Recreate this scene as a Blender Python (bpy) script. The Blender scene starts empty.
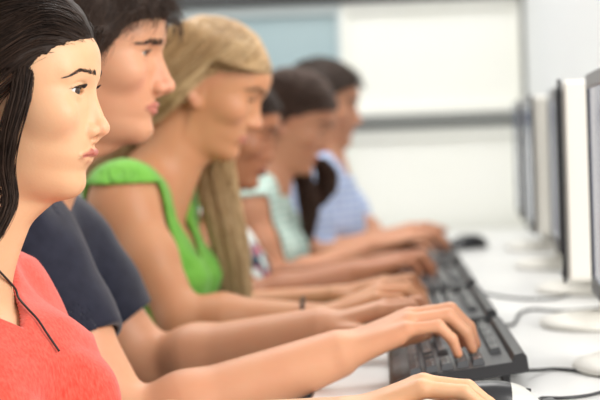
import bpy, math, random
import numpy as np
from mathutils import Vector, Matrix
from mathutils.bvhtree import BVHTree
random.seed(7); RNG = np.random.default_rng(7)
SC = bpy.context.scene; COL = SC.collection
A = lambda *v: np.array(v, dtype=np.float64)
R = math.radians

# ------------------------------------------------------------------ camera
F = 1900.0; CAM = A(0, 0, 1.05)
beta = math.atan(64/F); alpha = math.atan(79.6/F*math.cos(beta)); rho = R(2)
_r = A(math.cos(alpha), math.sin(alpha), 0)
_w = A(-math.sin(alpha)*math.cos(beta), math.cos(alpha)*math.cos(beta), -math.sin(beta))
_u = np.cross(_r, _w)
R2 = _r*math.cos(rho)-_u*math.sin(rho); U2 = _r*math.sin(rho)+_u*math.cos(rho)
def ray(px, py): return R2*(px-300)+U2*(200-py)+_w*F
def at(px, py, Y):
    d = ray(px, py); return CAM+d*(Y/d[1])
def atz(px, py, z):
    d = ray(px, py); return CAM+d*((z-CAM[2])/d[2])
cd = bpy.data.cameras.new('camera'); cam = bpy.data.objects.new('camera', cd); COL.objects.link(cam)
m = Matrix.Identity(4)
for i in range(3):
    m[i][0] = R2[i]; m[i][1] = U2[i]; m[i][2] = -_w[i]; m[i][3] = CAM[i]
cam.matrix_world = m
cd.sensor_width = 36; cd.lens = 36*F/600; cd.clip_start = .05
cd.dof.use_dof = True; cd.dof.focus_distance = 1.95; cd.dof.aperture_fstop = 5.7
SC.camera = cam

# ------------------------------------------------------------------ materials
def mat(name, col=(.8, .8, .8), rough=.5, metal=0, spec=.5, sss=0, nodes=None, sheen=0, coat=0):
    M = bpy.data.materials.new(name); M.use_nodes = True
    nt = M.node_tree; b = nt.nodes['Principled BSDF']
    b.inputs['Base Color'].default_value = (*col, 1); b.inputs['Roughness'].default_value = rough
    b.inputs['Metallic'].default_value = metal; b.inputs['Specular IOR Level'].default_value = spec
    if sss:
        b.inputs['Subsurface Weight'].default_value = sss
        b.inputs['Subsurface Radius'].default_value = (1, .35, .2); b.inputs['Subsurface Scale'].default_value = .008
    if sheen: b.inputs['Sheen Weight'].default_value = sheen
    if coat: b.inputs['Coat Weight'].default_value = coat
    if nodes: nodes(nt, b)
    return M
def N(nt, t, **kw):
    n = nt.nodes.new(t)
    for k, v in kw.items():
        if k in n.inputs: n.inputs[k].default_value = v
        else: setattr(n, k, v)
    return n
def mixrgb(nt, fac, a, b, blend='MIX'):
    n = nt.nodes.new('ShaderNodeMix'); n.data_type = 'RGBA'; n.blend_type = blend
    L = nt.links
    for sock, v in ((n.inputs[0], fac), (n.inputs[6], a), (n.inputs[7], b)):
        if hasattr(v, 'links') or isinstance(v, bpy.types.NodeSocket): L.new(v, sock)
        elif isinstance(v, (int, float)): sock.default_value = v
        else: sock.default_value = (*v, 1)
    return n.outputs[2]
def noise_col(c1, c2, scale, detail=4, stretch=None, lo=.35, hi=.65, bump=0, bscale=None):
    def f(nt, b):
        tc = N(nt, 'ShaderNodeTexCoord'); mp = N(nt, 'ShaderNodeMapping')
        if stretch: mp.inputs['Scale'].default_value = stretch
        nt.links.new(tc.outputs['Object'], mp.inputs[0])
        n = N(nt, 'ShaderNodeTexNoise', Scale=scale, Detail=detail); nt.links.new(mp.outputs[0], n.inputs['Vector'])
        r = N(nt, 'ShaderNodeMapRange'); r.inputs[1].default_value = lo; r.inputs[2].default_value = hi
        nt.links.new(n.outputs[0], r.inputs[0])
        nt.links.new(mixrgb(nt, r.outputs[0], c1, c2), b.inputs['Base Color'])
        if bump:
            n2 = N(nt, 'ShaderNodeTexNoise', Scale=bscale or scale, Detail=3); nt.links.new(mp.outputs[0], n2.inputs['Vector'])
            bp = N(nt, 'ShaderNodeBump', Strength=bump, Distance=.001); nt.links.new(n2.outputs[0], bp.inputs['Height'])
            nt.links.new(bp.outputs[0], b.inputs['Normal'])
    return f
def skin(name, base, lip, blush):
    def f(nt, b):
        tc = N(nt, 'ShaderNodeTexCoord')
        n = N(nt, 'ShaderNodeTexNoise', Scale=22, Detail=5); nt.links.new(tc.outputs['Object'], n.inputs['Vector'])
        r = N(nt, 'ShaderNodeMapRange'); r.inputs[1].default_value = .3; r.inputs[2].default_value = .7
        nt.links.new(n.outputs[0], r.inputs[0])
        c = mixrgb(nt, r.outputs[0], base, tuple(v*k for v, k in zip(base, (.97, .9, .88))))
        a2 = N(nt, 'ShaderNodeAttribute', attribute_name='blush'); c = mixrgb(nt, a2.outputs['Fac'], c, blush)
        a = N(nt, 'ShaderNodeAttribute', attribute_name='lip'); c = mixrgb(nt, a.outputs['Fac'], c, lip)
        nt.links.new(c, b.inputs['Base Color'])
        n2 = N(nt, 'ShaderNodeTexNoise', Scale=420, Detail=2); nt.links.new(tc.outputs['Object'], n2.inputs['Vector'])
        bp = N(nt, 'ShaderNodeBump', Strength=.12, Distance=.001); nt.links.new(n2.outputs[0], bp.inputs['Height'])
        nt.links.new(bp.outputs[0], b.inputs['Normal'])
    return mat(name, base, .48, spec=.4, sss=.25, nodes=f)
def hairmat(name, c1, c2, rough=.38, spec=.5):
    def f(nt, b):
        tc = N(nt, 'ShaderNodeTexCoord'); n = N(nt, 'ShaderNodeTexNoise', Scale=60, Detail=3)
        nt.links.new(tc.outputs['Object'], n.inputs['Vector'])
        a = N(nt, 'ShaderNodeAttribute', attribute_name='tone')
        x = N(nt, 'ShaderNodeMath', operation='MULTIPLY_ADD'); nt.links.new(n.outputs[0], x.inputs[0]); x.inputs[1].default_value = .5
        nt.links.new(a.outputs['Fac'], x.inputs[2]); x.use_clamp = True
        nt.links.new(mixrgb(nt, x.outputs[0], c1, c2), b.inputs['Base Color'])
    return mat(name, c1, rough, spec=spec, nodes=f)

# ------------------------------------------------------------------ object helpers
def link(name, me, m, parent=None, smooth=True):
    o = bpy.data.objects.new(name, me); COL.objects.link(o)
    if m is not None:
        for q in (m if isinstance(m, (list, tuple)) else [m]): me.materials.append(q)
    if parent is not None: o.parent = parent
    return o
def tag(o, label, cat, group=None):
    o['label'] = label; o['category'] = cat
    if group: o['group'] = group
    return o
def empty(name, loc=(0, 0, 0), rz=0):
    o = bpy.data.objects.new(name, None); COL.objects.link(o); o.location = loc; o.rotation_euler.z = rz
    o.empty_display_size = .1
    return o
def quadmesh(name, V, Q, smooth=True, mi=None):
    me = bpy.data.meshes.new(name); V = np.asarray(V, np.float32); Q = np.asarray(Q, np.int32)
    k = Q.shape[1]
    me.vertices.add(len(V)); me.vertices.foreach_set('co', V.ravel())
    me.loops.add(Q.size); me.loops.foreach_set('vertex_index', Q.ravel())
    me.polygons.add(len(Q)); me.polygons.foreach_set('loop_start', np.arange(0, Q.size, k, dtype=np.int32))
    me.polygons.foreach_set('use_smooth', np.full(len(Q), smooth))
    if mi is not None: me.polygons.foreach_set('material_index', np.asarray(mi, np.int32))
    me.update(calc_edges=True); me.validate()
    return me
class MB:
    """collects polygon shapes for one mesh object"""
    def __init__(s): s.v = []; s.f = []; s.mi = []; s.sm = []
    def add(s, vs, fs, mi=0, sm=False):
        n = len(s.v); s.v += [tuple(v) for v in vs]; s.f += [tuple(i+n for i in f) for f in fs]
        s.mi += [mi]*len(fs); s.sm += [sm]*len(fs)
    def box(s, lo, hi, bev=0, mi=0, M=None):
        (x0, y0, z0), (x1, y1, z1) = lo, hi
        b = min(bev, (x1-x0)*.49, (y1-y0)*.49, (z1-z0)*.49)
        if b <= 0:
            vs = [(x, y, z) for z in (z0, z1) for y in (y0, y1) for x in (x0, x1)]
            fs = [(0, 2, 3, 1), (4, 5, 7, 6), (0, 1, 5, 4), (2, 6, 7, 3), (0, 4, 6, 2), (1, 3, 7, 5)]
        else:
            vs = []; idx = {}
            for sx in (0, 1):
                for sy in (0, 1):
                    for sz in (0, 1):
                        X = (x0, x1)[sx]; Y = (y0, y1)[sy]; Z = (z0, z1)[sz]
                        dx = b if not sx else -b; dy = b if not sy else -b; dz = b if not sz else -b
                        for ax, p in (('x', (X, Y+dy, Z+dz)), ('y', (X+dx, Y, Z+dz)), ('z', (X+dx, Y+dy, Z))):
                            idx[(sx, sy, sz, ax)] = len(vs); vs.append(p)
            I = lambda a, b_, c, ax: idx[(a, b_, c, ax)]
            fs = []
            for q in (0, 1):
                fs.append((I(q, 0, 0, 'x'), I(q, 1, 0, 'x'), I(q, 1, 1, 'x'), I(q, 0, 1, 'x')))
                fs.append((I(0, q, 0, 'y'), I(1, q, 0, 'y'), I(1, q, 1, 'y'), I(0, q, 1, 'y')))
                fs.append((I(0, 0, q, 'z'), I(1, 0, q, 'z'), I(1, 1, q, 'z'), I(0, 1, q, 'z')))
            for a in (0, 1):
                for c in (0, 1):
                    fs.append((I(a, c, 0, 'x'), I(a, c, 1, 'x'), I(a, c, 1, 'y'), I(a, c, 0, 'y')))
                    fs.append((I(a, 0, c, 'x'), I(a, 1, c, 'x'), I(a, 1, c, 'z'), I(a, 0, c, 'z')))
                    fs.append((I(0, a, c, 'y'), I(1, a, c, 'y'), I(1, a, c, 'z'), I(0, a, c, 'z')))
            for a in (0, 1):
                for b2 in (0, 1):
                    for c in (0, 1):
                        fs.append((I(a, b2, c, 'x'), I(a, b2, c, 'y'), I(a, b2, c, 'z')))
        if M is not None: vs = [M @ Vector(v) for v in vs]
        s.add(vs, fs, mi, False); return s
    def lathe(s, prof, c=(0, 0, 0), n=32, sx=1, sy=1, mi=0):
        vs = []; fs = []
        for (r, z) in prof:
            for k in range(n):
                a = 2*math.pi*k/n; vs.append((c[0]+r*sx*math.cos(a), c[1]+r*sy*math.sin(a), c[2]+z))
        for j in range(len(prof)-1):
            for k in range(n):
                a = j*n+k; b = j*n+(k+1) % n; fs.append((a, b, b+n, a+n))
        fs.append(tuple(reversed(range(n)))); fs.append(tuple((len(prof)-1)*n+k for k in range(n)))
        s.add(vs, fs, mi, True); return s
    def tube(s, pts, r, n=8, mi=0):
        pts = [np.asarray(p, float) for p in pts]; vs = []; fs = []
        prev = None
        for i, p in enumerate(pts):
            t = pts[min(i+1, len(pts)-1)]-pts[max(i-1, 0)]; t = t/np.linalg.norm(t)
            a = prev if prev is not None else (A(0, 0, 1) if abs(t[2]) < .9 else A(1, 0, 0))
            a = a-t*(a@t); a /= np.linalg.norm(a); prev = a; b = np.cross(t, a)
            rr = r[i] if hasattr(r, '__len__') else r
            for k in range(n):
                q = 2*math.pi*k/n; vs.append(p+rr*(a*math.cos(q)+b*math.sin(q)))
        for i in range(len(pts)-1):
            for k in range(n):
                x = i*n+k; y = i*n+(k+1) % n; fs.append((x, y, y+n, x+n))
        fs.append(tuple(reversed(range(n)))); fs.append(tuple((len(pts)-1)*n+k for k in range(n)))
        s.add(vs, fs, mi, True); return s
    def build(s, name, m, parent=None):
        me = bpy.data.meshes.new(name); me.from_pydata([tuple(map(float, v)) for v in s.v], [], s.f)
        me.polygons.foreach_set('material_index', s.mi); me.polygons.foreach_set('use_smooth', s.sm)
        import bmesh
        bm = bmesh.new(); bm.from_mesh(me); bmesh.ops.recalc_face_normals(bm, faces=bm.faces); bm.to_mesh(me); bm.free()
        return link(name, me, m, parent)
def catmull(P, n=10):
    P = [np.asarray(p, float) for p in P]; Q = [2*P[0]-P[1]]+P+[2*P[-1]-P[-2]]; out = []
    for i in range(1, len(Q)-2):
        for k in range(n):
            t = k/n; a, b, c, d = Q[i-1:i+3]
            out.append(.5*(2*b+(c-a)*t+(2*a-5*b+4*c-d)*t*t+(3*b-a-3*c+d)*t**3))
    out.append(P[-1]); return out

# ------------------------------------------------------------------ implicit surfaces
def smin(a, b, k):
    if k <= 0: return np.minimum(a, b)
    h = np.clip(.5+.5*(b-a)/k, 0, 1); return b+(a-b)*h-k*h*(1-h)
def smax(a, b, k): return -smin(-a, -b, k)
def ell(x, y, z, c, r):
    px, py, pz = (x-c[0])/r[0], (y-c[1])/r[1], (z-c[2])/r[2]
    k0 = np.sqrt(px*px+py*py+pz*pz)+1e-9
    k1 = np.sqrt((px/r[0])**2+(py/r[1])**2+(pz/r[2])**2)+1e-9
    return k0*(k0-1)/k1
def cone(x, y, z, a, b, ra, rb):
    bx, by, bz = b[0]-a[0], b[1]-a[1], b[2]-a[2]; L = bx*bx+by*by+bz*bz+1e-12
    px, py, pz = x-a[0], y-a[1], z-a[2]
    t = np.clip((px*bx+py*by+pz*bz)/L, 0, 1)
    return np.sqrt((px-t*bx)**2+(py-t*by)**2+(pz-t*bz)**2)-(ra+t*(rb-ra))
_NZ = RNG.standard_normal((32, 32, 32)).astype(np.float32)
def vnoise(x, y, z):
    x, y, z = np.broadcast_arrays(x, y, z)
    xi, yi, zi = np.floor(x).astype(int), np.floor(y).astype(int), np.floor(z).astype(int)
    fx, fy, fz = x-xi, y-yi, z-zi
    fx, fy, fz = [t*t*(3-2*t) for t in (fx, fy, fz)]
    o = 0
    for a in (0, 1):
        for b in (0, 1):
            for c in (0, 1):
                o = o+_NZ[(xi+a) % 32, (yi+b) % 32, (zi+c) % 32]*(fx if a else 1-fx)*(fy if b else 1-fy)*(fz if c else 1-fz)
    return o
def axis(segs):
    out = []
    for lo, hi, st in segs:
        n = max(1, int(round((hi-lo)/st))); out += list(np.linspace(lo, hi, n, endpoint=False))
    out.append(segs[-1][1]); return np.array(out)
class Vol:
    def __init__(s, xs, ys, zs):
        s.ax = (xs, ys, zs); s.F = np.full((len(xs), len(ys), len(zs)), .5, np.float32)
    def copy(s):
        v = Vol.__new__(Vol); v.ax = s.ax; v.F = s.F.copy(); return v
    def region(s, lo, hi):
        sl = []; g = []
        for i in range(3):
            a = max(0, np.searchsorted(s.ax[i], lo[i])-1); b = min(len(s.ax[i]), np.searchsorted(s.ax[i], hi[i])+1)
            sl.append(slice(a, b)); sh = [1, 1, 1]; sh[i] = max(0, b-a); g.append(s.ax[i][a:b].astype(np.float32).reshape(sh))
        return tuple(sl), g
    def do(s, fn, lo, hi, k=0, op='u', pad=.045):
        lo = np.asarray(lo)-pad-k; hi = np.asarray(hi)+pad+k
        sl, g = s.region(lo, hi); f = s.F[sl]
        if f.size == 0: return
        d = fn(*g)
        s.F[sl] = smin(f, d, k) if op == 'u' else smax(f, -d, k)
    def cone(s, a, b, ra, rb, k=0, op='u', pad=.045, flat=None):
        a = np.asarray(a, float); b = np.asarray(b, float); q = max(ra, rb)
        if flat is None:
            s.do(lambda x, y, z: cone(x, y, z, a, b, ra, rb), np.minimum(a, b)-q, np.maximum(a, b)+q, k, op, pad)
        else:
            n, sc = flat; n = np.asarray(n, float); n = n/np.linalg.norm(n); c = a
            def fn(x, y, z):
                h = ((x-c[0])*n[0]+(y-c[1])*n[1]+(z-c[2])*n[2])*(1/sc-1)
                hb = ((b-c)@n)*(1/sc-1); b2 = b+n*hb
                return cone(x+h*n[0], y+h*n[1], z+h*n[2], a, b2, ra, rb)
            q *= max(1, sc); s.do(fn, np.minimum(a, b)-q, np.maximum(a, b)+q, k, op, pad)
    def chain(s, P, r, k=0, kin=.01, pad=.045):
        for i in range(len(P)-1): s.cone(P[i], P[i+1], r[i], r[i+1], k if i == 0 else kin, pad=pad)
    def mesh(s):
        F = s.F; S = F < 0
        n = np.zeros(tuple(d-1 for d in F.shape), np.uint8)
        for a in (0, 1):
            for b in (0, 1):
                for c in (0, 1):
                    n += S[a:F.shape[0]-1+a, b:F.shape[1]-1+b, c:F.shape[2]-1+c]
        act = (n > 0) & (n < 8); I, J, K = np.nonzero(act)
        idx = np.full(act.shape, -1, np.int32); idx[I, J, K] = np.arange(len(I))
        P = np.zeros((len(I), 3)); W = np.zeros(len(I)); X, Y, Z = s.ax
        for axn in range(3):
            for u in (0, 1):
                for v in (0, 1):
                    o = [0, 0, 0]; o[(axn+1) % 3] = u; o[(axn+2) % 3] = v; e = [0, 0, 0]; e[axn] = 1
                    a = F[I+o[0], J+o[1], K+o[2]]; b = F[I+o[0]+e[0], J+o[1]+e[1], K+o[2]+e[2]]
                    mk = (a < 0) != (b < 0); t = np.where(mk, a/np.where(mk, a-b, 1), 0)
                    p = np.stack([X[I+o[0]]+(t*(X[np.minimum(I+o[0]+1, len(X)-1)]-X[I+o[0]]) if axn == 0 else 0),
                                  Y[J+o[1]]+(t*(Y[np.minimum(J+o[1]+1, len(Y)-1)]-Y[J+o[1]]) if axn == 1 else 0),
                                  Z[K+o[2]]+(t*(Z[np.minimum(K+o[2]+1, len(Z)-1)]-Z[K+o[2]]) if axn == 2 else 0)], 1)
                    P += p*mk[:, None]; W += mk
        P /= W[:, None]; Q = []
        for axn in range(3):
            a1, a2 = (axn+1) % 3, (axn+2) % 3
            lo = [slice(1, -1)]*3; lo[axn] = slice(0, -1); hi = list(lo); hi[axn] = slice(1, None)
            s0 = S[tuple(lo)]; s1 = S[tuple(hi)]; d = np.array(np.nonzero(s0 != s1))
            if d.shape[1] == 0: continue
            flip = s0[tuple(d)]
            base = d.copy(); base[a1] += 1; base[a2] += 1
            def cell(u, v):
                q = base.copy(); q[a1] -= u; q[a2] -= v; return idx[tuple(q)]
            q = np.stack([cell(1, 1), cell(0, 1), cell(0, 0), cell(1, 0)], 1)
            q[~flip] = q[~flip][:, ::-1]; Q.append(q)
        return P, np.concatenate(Q)
def keep_big(P, Q, frac=.02):
    """drop small loose crumbs"""
    n = len(P); lab = np.arange(n)
    for _ in range(400):
        mn = lab[Q].min(1); new = lab.copy()
        for c in range(4): np.minimum.at(new, Q[:, c], mn)
        new = new[new]
        if (new == lab).all(): break
        lab = new
    cnt = np.bincount(lab, minlength=n); ok = cnt[lab] > frac*n
    if ok.all(): return P, Q
    mp = np.cumsum(ok)-1; Q = Q[ok[Q].all(1)]
    return P[ok], mp[Q]

# ------------------------------------------------------------------ heads (local millimetres: x forward, y left, z up, origin between the ears)
ZT = [-104, -98, -92, -82, -74, -66, -58, -50, -40, -30, -15, 0, 12, 22, 34, 46, 60, 75, 90, 110]
DF = dict(D=[60, 76, 86, 92, 91.5, 88.5, 91, 92, 91, 90, 88.5, 86.5, 84.5, 84, 88, 92, 93, 88, 74, 40],
          W=[26, 36, 41, 46, 49, 52, 54, 57, 60, 63, 67, 69.5, 71, 72, 72.5, 72, 70, 62, 45, 20])
HEAD = dict(D=DF['D'], W=DF['W'], nas=(86, 30), tip=(112, -17), nw=15, bridge=6.0, sub=98, brow=0., jaw=0., chin=(84, -83), chinr=11,
            open=1., eyeup=5.0, eyelo=3.4, browx=0., orb=1., cran=98, lip=1., cheek=1., male=0, uplip=96.5, lolip=94.5)
ZF = np.arange(-130, 140, 1.)
def smooth_table(v, sig):
    k = np.exp(-.5*(np.arange(-25, 26)/sig)**2); k /= k.sum()
    return np.convolve(np.pad(np.interp(ZF, ZT, v), 25, mode='edge'), k, 'valid')
def head_sdf(x, y, z, H):
    ay = np.abs(y)
    f = np.where(x > -6, ell(x, ay, z, (-6, 0, 42), (H['cran'], 75, 90)), ell(x, ay, z, (-6, 0, 42), (98, 75, 90)))
    D = np.interp(z, ZF, H['DT']).astype(np.float32); W = (np.interp(z, ZF, H['WT'])+H['jaw']*np.exp(-((z+62)/26)**2)).astype(np.float32)
    p = np.interp(z, [-100, -70, -20, 30], [1.9, 2.05, 2.25, 2.35]).astype(np.float32)
    Db = np.interp(z, [-60, -30, 0, 30], [16, 24, 60, 80]).astype(np.float32)
    dx = np.where(x > 0, D, Db)
    g = (np.abs(x/dx)**p+(ay/W)**p)**(1/p)
    q = (g-1)*np.minimum(W, D)*.85
    q = smax(q, z-80, 20)
    jn = math.hypot(80, 36); q = smax(q, -((x-84)*(-36)/jn+(z+97)*80/jn), 15)     # underside of the jaw
    f = smin(f, q, 16)
    f = smin(f, ell(x, ay, z, (52, 50-3*(1-H['cheek']), -6), (26, 15, 18)), 20)
    f = smin(f, ell(x, ay, z, (H['chin'][0]-10, 5, H['chin'][1]), (14, 13, H['chinr'])), 14)
    f = smin(f, cone(x, ay, z, (79+H['browx'], 8, 41), (67+H['browx'], 44, 41), 7+H['brow'], 6+H['brow']), 14)
    # orbits
    f = smax(f, -ell(x, ay, z, (92, 30, 19), (15*H['orb'], 17, 11)), 11)
    ex, ey, ez = 66.5, 32, 20
    es = np.sqrt((x-ex)**2+(ay-ey)**2+(z-ez)**2)
    v = ay-ey; zz = z-ez-.07*v
    up = H['eyeup']*H['open']*(1-np.clip(np.abs(v)/14.5, 0, 2)**2.2)-(1-H['open'])*2.5; lo = H['eyelo']*(1-np.clip(np.abs(v)/14.5, 0, 2)**2)
    lidr = 14.0+.5*np.exp(-((zz-up-1)/2.)**2)
    lid = es-lidr
    f = smin(f, lid, 5)
    fr = (x > 60)
    f = f+fr*(1.1*np.exp(-((zz-up-4.6)/1.3)**2)*np.exp(-(v/13)**4))
    # nose
    nx, nz = H['nas']; tx, tz = H['tip']; tr = H['nw']*.58
    f = smin(f, cone(x, y, z, (nx-H['bridge'], 0, nz), (tx-tr-3.5, 0, tz+7), H['bridge'], tr*.82), 7)
    f = smin(f, cone(x, y, z, (nx-12, 0, 22), (tx-25, 0, tz-1), 8.5, 14), 7)
    f = smin(f, ell(x, y, z, (tx-tr, 0, tz), (tr, tr*1.12, tr*.95)), 6)
    f = smin(f, ell(x, ay, z, (tx-20, H['nw']*.78, tz-4), (10, 6.2, 7)), 4)
    f = smin(f, cone(x, y, z, (tx-tr-2, 0, tz-5), (H['sub']-6, 0, tz-13), 4.2, 5), 4)
    f = smax(f, -ell(x, ay, z, (tx-14, H['nw']*.5, tz-11), (6.5, 3.2, 3.6)), 1.8)
    f = f+.9*np.exp(-(y/3.2)**2-((z+37)/6)**2)*fr        # philtrum
    # lips
    f = smin(f, lips(x, y, z, H), 3.2)
    f = smax(f, -smin(cone(x, ay, z, (H['uplip']-13, 26, -49.5), (H['uplip']-3, 11, -48.3), 1.1, 1.3), cone(x, ay, z, (H['uplip']-3, 11, -48.3), (H['uplip']+8, 0, -48.8), 1.3, 1.3), 1), 1.2)
    # eye opening
    cut = np.maximum(np.maximum(zz-up, -lo-zz)*.9, np.maximum(12.0-es, 60-x)); cut = np.maximum(cut, es-19)
    f = smax(f, -cut, .7)
    # ear
    c, s_ = math.cos(R(14)), math.sin(R(14)); X = (x+10)*c+(z-2)*s_; Z = -(x+10)*s_+(z-2)*c; Yy = ay-74-X*(-.28)
    e = ell(X, Yy, Z, (0, 0, 2), (17, 5.5, 29)); e = smin(e, ell(X, Yy, Z, (6, -1, -24), (8, 5, 10)), 6)
    e = smax(e, -ell(X, Yy, Z, (1, 5.5, 6), (11.5, 4.5, 20)), 2); e = smin(e, ell(X, Yy, Z, (1, 0, 2), (7, 4.5, 14)), 2)
    e = smax(e, -ell(X, Yy, Z, (4, 6, -4), (6, 5.5, 9)), 2)
    return smin(f, e, 5)
def lips(x, y, z, H):
    ay = np.abs(y); u = H['uplip']; l = H['lolip']; t = H['lip']
    a = smin(cone(x, ay, z, (u-12, 25, -49.2), (u-5, 9, -45.2), 2.0, 3.6*t), cone(x, ay, z, (u-5, 9, -45.2), (u-3.6, 0, -46), 3.6*t, 3.3*t), 3)
    b = smin(cone(x, ay, z, (u-13, 24, -50.2), (l-5, 9, -53.5), 2.0, 4.2*t), cone(x, ay, z, (l-5, 9, -53.5), (l-4.2, 0, -54), 4.2*t, 4.4*t), 3)
    return np.minimum(a, b)
class Head:
    def __init__(s, o, yaw=0, pitch=0, roll=0, sc=1., **kw):
        s.H = dict(HEAD); s.H.update(kw); s.H['DT'] = smooth_table(s.H['D'], 2.6); s.H['WT'] = smooth_table(s.H['W'], 7); s.o = np.asarray(o, float); s.sc = sc/1000
        M = Matrix.Rotation(R(yaw), 3, 'Z') @ Matrix.Rotation(R(pitch), 3, 'Y') @ Matrix.Rotation(R(roll), 3, 'X')
        s.M = np.array(M)
    def loc(s, x, y, z):
        x, y, z = x-s.o[0], y-s.o[1], z-s.o[2]; M = s.M
        return tuple(np.asarray((M[0, i]*x+M[1, i]*y+M[2, i]*z)/s.sc, np.float32) for i in range(3))
    def world(s, p): return s.o+(np.asarray(p, float)*s.sc) @ s.M.T
    def sdf(s, x, y, z): return head_sdf(*s.loc(x, y, z), s.H)*s.sc
    def lsdf(s, P): return head_sdf(P[:, 0], P[:, 1], P[:, 2], s.H)
    def grad(s, P, e=.6, fn=None):
        fn = fn or s.lsdf; f0 = fn(P); G = np.stack([fn(P+np.eye(3)[i]*e)-f0 for i in range(3)], 1)/e
        return f0, G/(np.linalg.norm(G, axis=1, keepdims=True)+1e-9)
    def onto(s, P, off, it=5, fn=None, only_out=False):
        P = np.array(P, float)
        for _ in range(it):
            f, G = s.grad(P, fn=fn); d = off-f
            if only_out: d = np.maximum(d, 0)
            P += G*np.clip(d, -12, 12)[:, None]
        return P

def strands_mesh(name, S, rad, m, parent, taper=.35, root=1.):
    """S: (n, k, 3) points -> thin three-sided hairs in one mesh"""
    n, k, _ = S.shape
    T = np.gradient(S, axis=1); T /= np.linalg.norm(T, axis=2, keepdims=True)+1e-9
    a = np.cross(T, np.broadcast_to(A(.3, .9, .2), T.shape)); a /= np.linalg.norm(a, axis=2, keepdims=True)+1e-9
    b = np.cross(T, a); t = np.linspace(0, 1, k)
    rr = (np.asarray(rad).reshape(-1, 1)*np.interp(t, [0, .15, .6, 1], [root, 1, 1, taper])[None])[..., None]
    V = np.stack([S+rr*(a*math.cos(q)+b*math.sin(q)) for q in (0, 2.0944, 4.1888)], 2)
    i = (np.arange(n)[:, None, None]*k+np.arange(k-1)[None, :, None])*3+np.arange(3)[None, None]
    j = (np.arange(n)[:, None, None]*k+np.arange(k-1)[None, :, None])*3+(np.arange(3)+1)[None, None] % 3
    Q = np.stack([i, j, j+3, i+3], -1).reshape(-1, 4)
    return V.reshape(-1, 3), Q
def to_obj(name, parts, m, parent, org, tone=None):
    V = []; Q = []; n = 0
    for v, q in parts: V.append(v); Q.append(q+n); n += len(v)
    V = np.concatenate(V)-org
    me = quadmesh(name, V, np.concatenate(Q))
    if tone:
        t = np.concatenate([np.repeat(np.clip(RNG.normal(.22, .28, n_), -.2, .8), len(v)//n_) for (v, q), n_ in zip(parts, tone)])
        me.attributes.new('tone', 'FLOAT', 'POINT').data.foreach_set('value', t.astype(np.float32))
    return link(name, me, m, parent)

def hairline(x, H): return np.interp(x, H[0], H[1])
def roots(hd, n, line):
    out = []
    while sum(map(len, out)) < n:
        d = RNG.standard_normal((n*2, 3)); d /= np.linalg.norm(d, axis=1, keepdims=True)
        P = A(-6, 0, 42)+d*A(98, 75, 90); P = hd.onto(P, 0, 3); P = P[P[:, 2] > hairline(P[:, 0], line)]
        P = P[~((np.abs(P[:, 1]) > 70) & (P[:, 2] < 34) & (P[:, 0] > -30) & (P[:, 0] < 14))]; out.append(P)
    return np.concatenate(out)[:n]
def grow(hd, P, field, length, steps, off, fn=None, wob=.12, stiff=.55, lift=0.):
    n = len(P); _, G = hd.grad(P, fn=fn); d = field(P)+G*lift; d /= np.linalg.norm(d, axis=1, keepdims=True)
    out = [P.copy()]; st = (length/steps).reshape(-1, 1); ph = RNG.uniform(0, 6, (n, 3))
    for i in range(steps):
        t = field(P); t /= np.linalg.norm(t, axis=1, keepdims=True)+1e-9
        t = t+wob*np.sin(ph+i*.55+P/37)
        f_, G = hd.grad(P, fn=fn); inn = np.minimum((t*G).sum(1), 0)*(f_ < off+4); t = t-G*inn[:, None]
        t /= np.linalg.norm(t, axis=1, keepdims=True)+1e-9
        d = stiff*d+(1-stiff)*t; d /= np.linalg.norm(d, axis=1, keepdims=True)
        P = P+d*st
        o = off*min(1, (i+1)/3)
        P = hd.onto(P, o, 2, fn=fn, only_out=True); out.append(P.copy())
    return np.stack(out, 1)
def lock(hd, guide, n, spread, k=22, frizz=1.):
    """a hanging lock of hair around a world-space guide line"""
    g = np.array(catmull(guide, 10)); u = np.linspace(0, len(g)-1, k); g = np.stack([np.interp(u, np.arange(len(g)), g[:, i]) for i in range(3)], 1)
    t = np.linspace(0, 1, k); sp = np.interp(t, np.linspace(0, 1, len(spread)), spread)
    d = RNG.standard_normal((n, 3))*.5; d /= np.maximum(1, np.linalg.norm(d, axis=1, keepdims=True))
    S = g[None]+d[:, None]*sp[None, :, None]*A(1, 1, .35)
    ph = RNG.uniform(0, 6.28, (n, 1, 3)); S = S+frizz*.0018*np.sin(ph+t[None, :, None]*RNG.uniform(5, 11, (n, 1, 1)))
    return S

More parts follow.
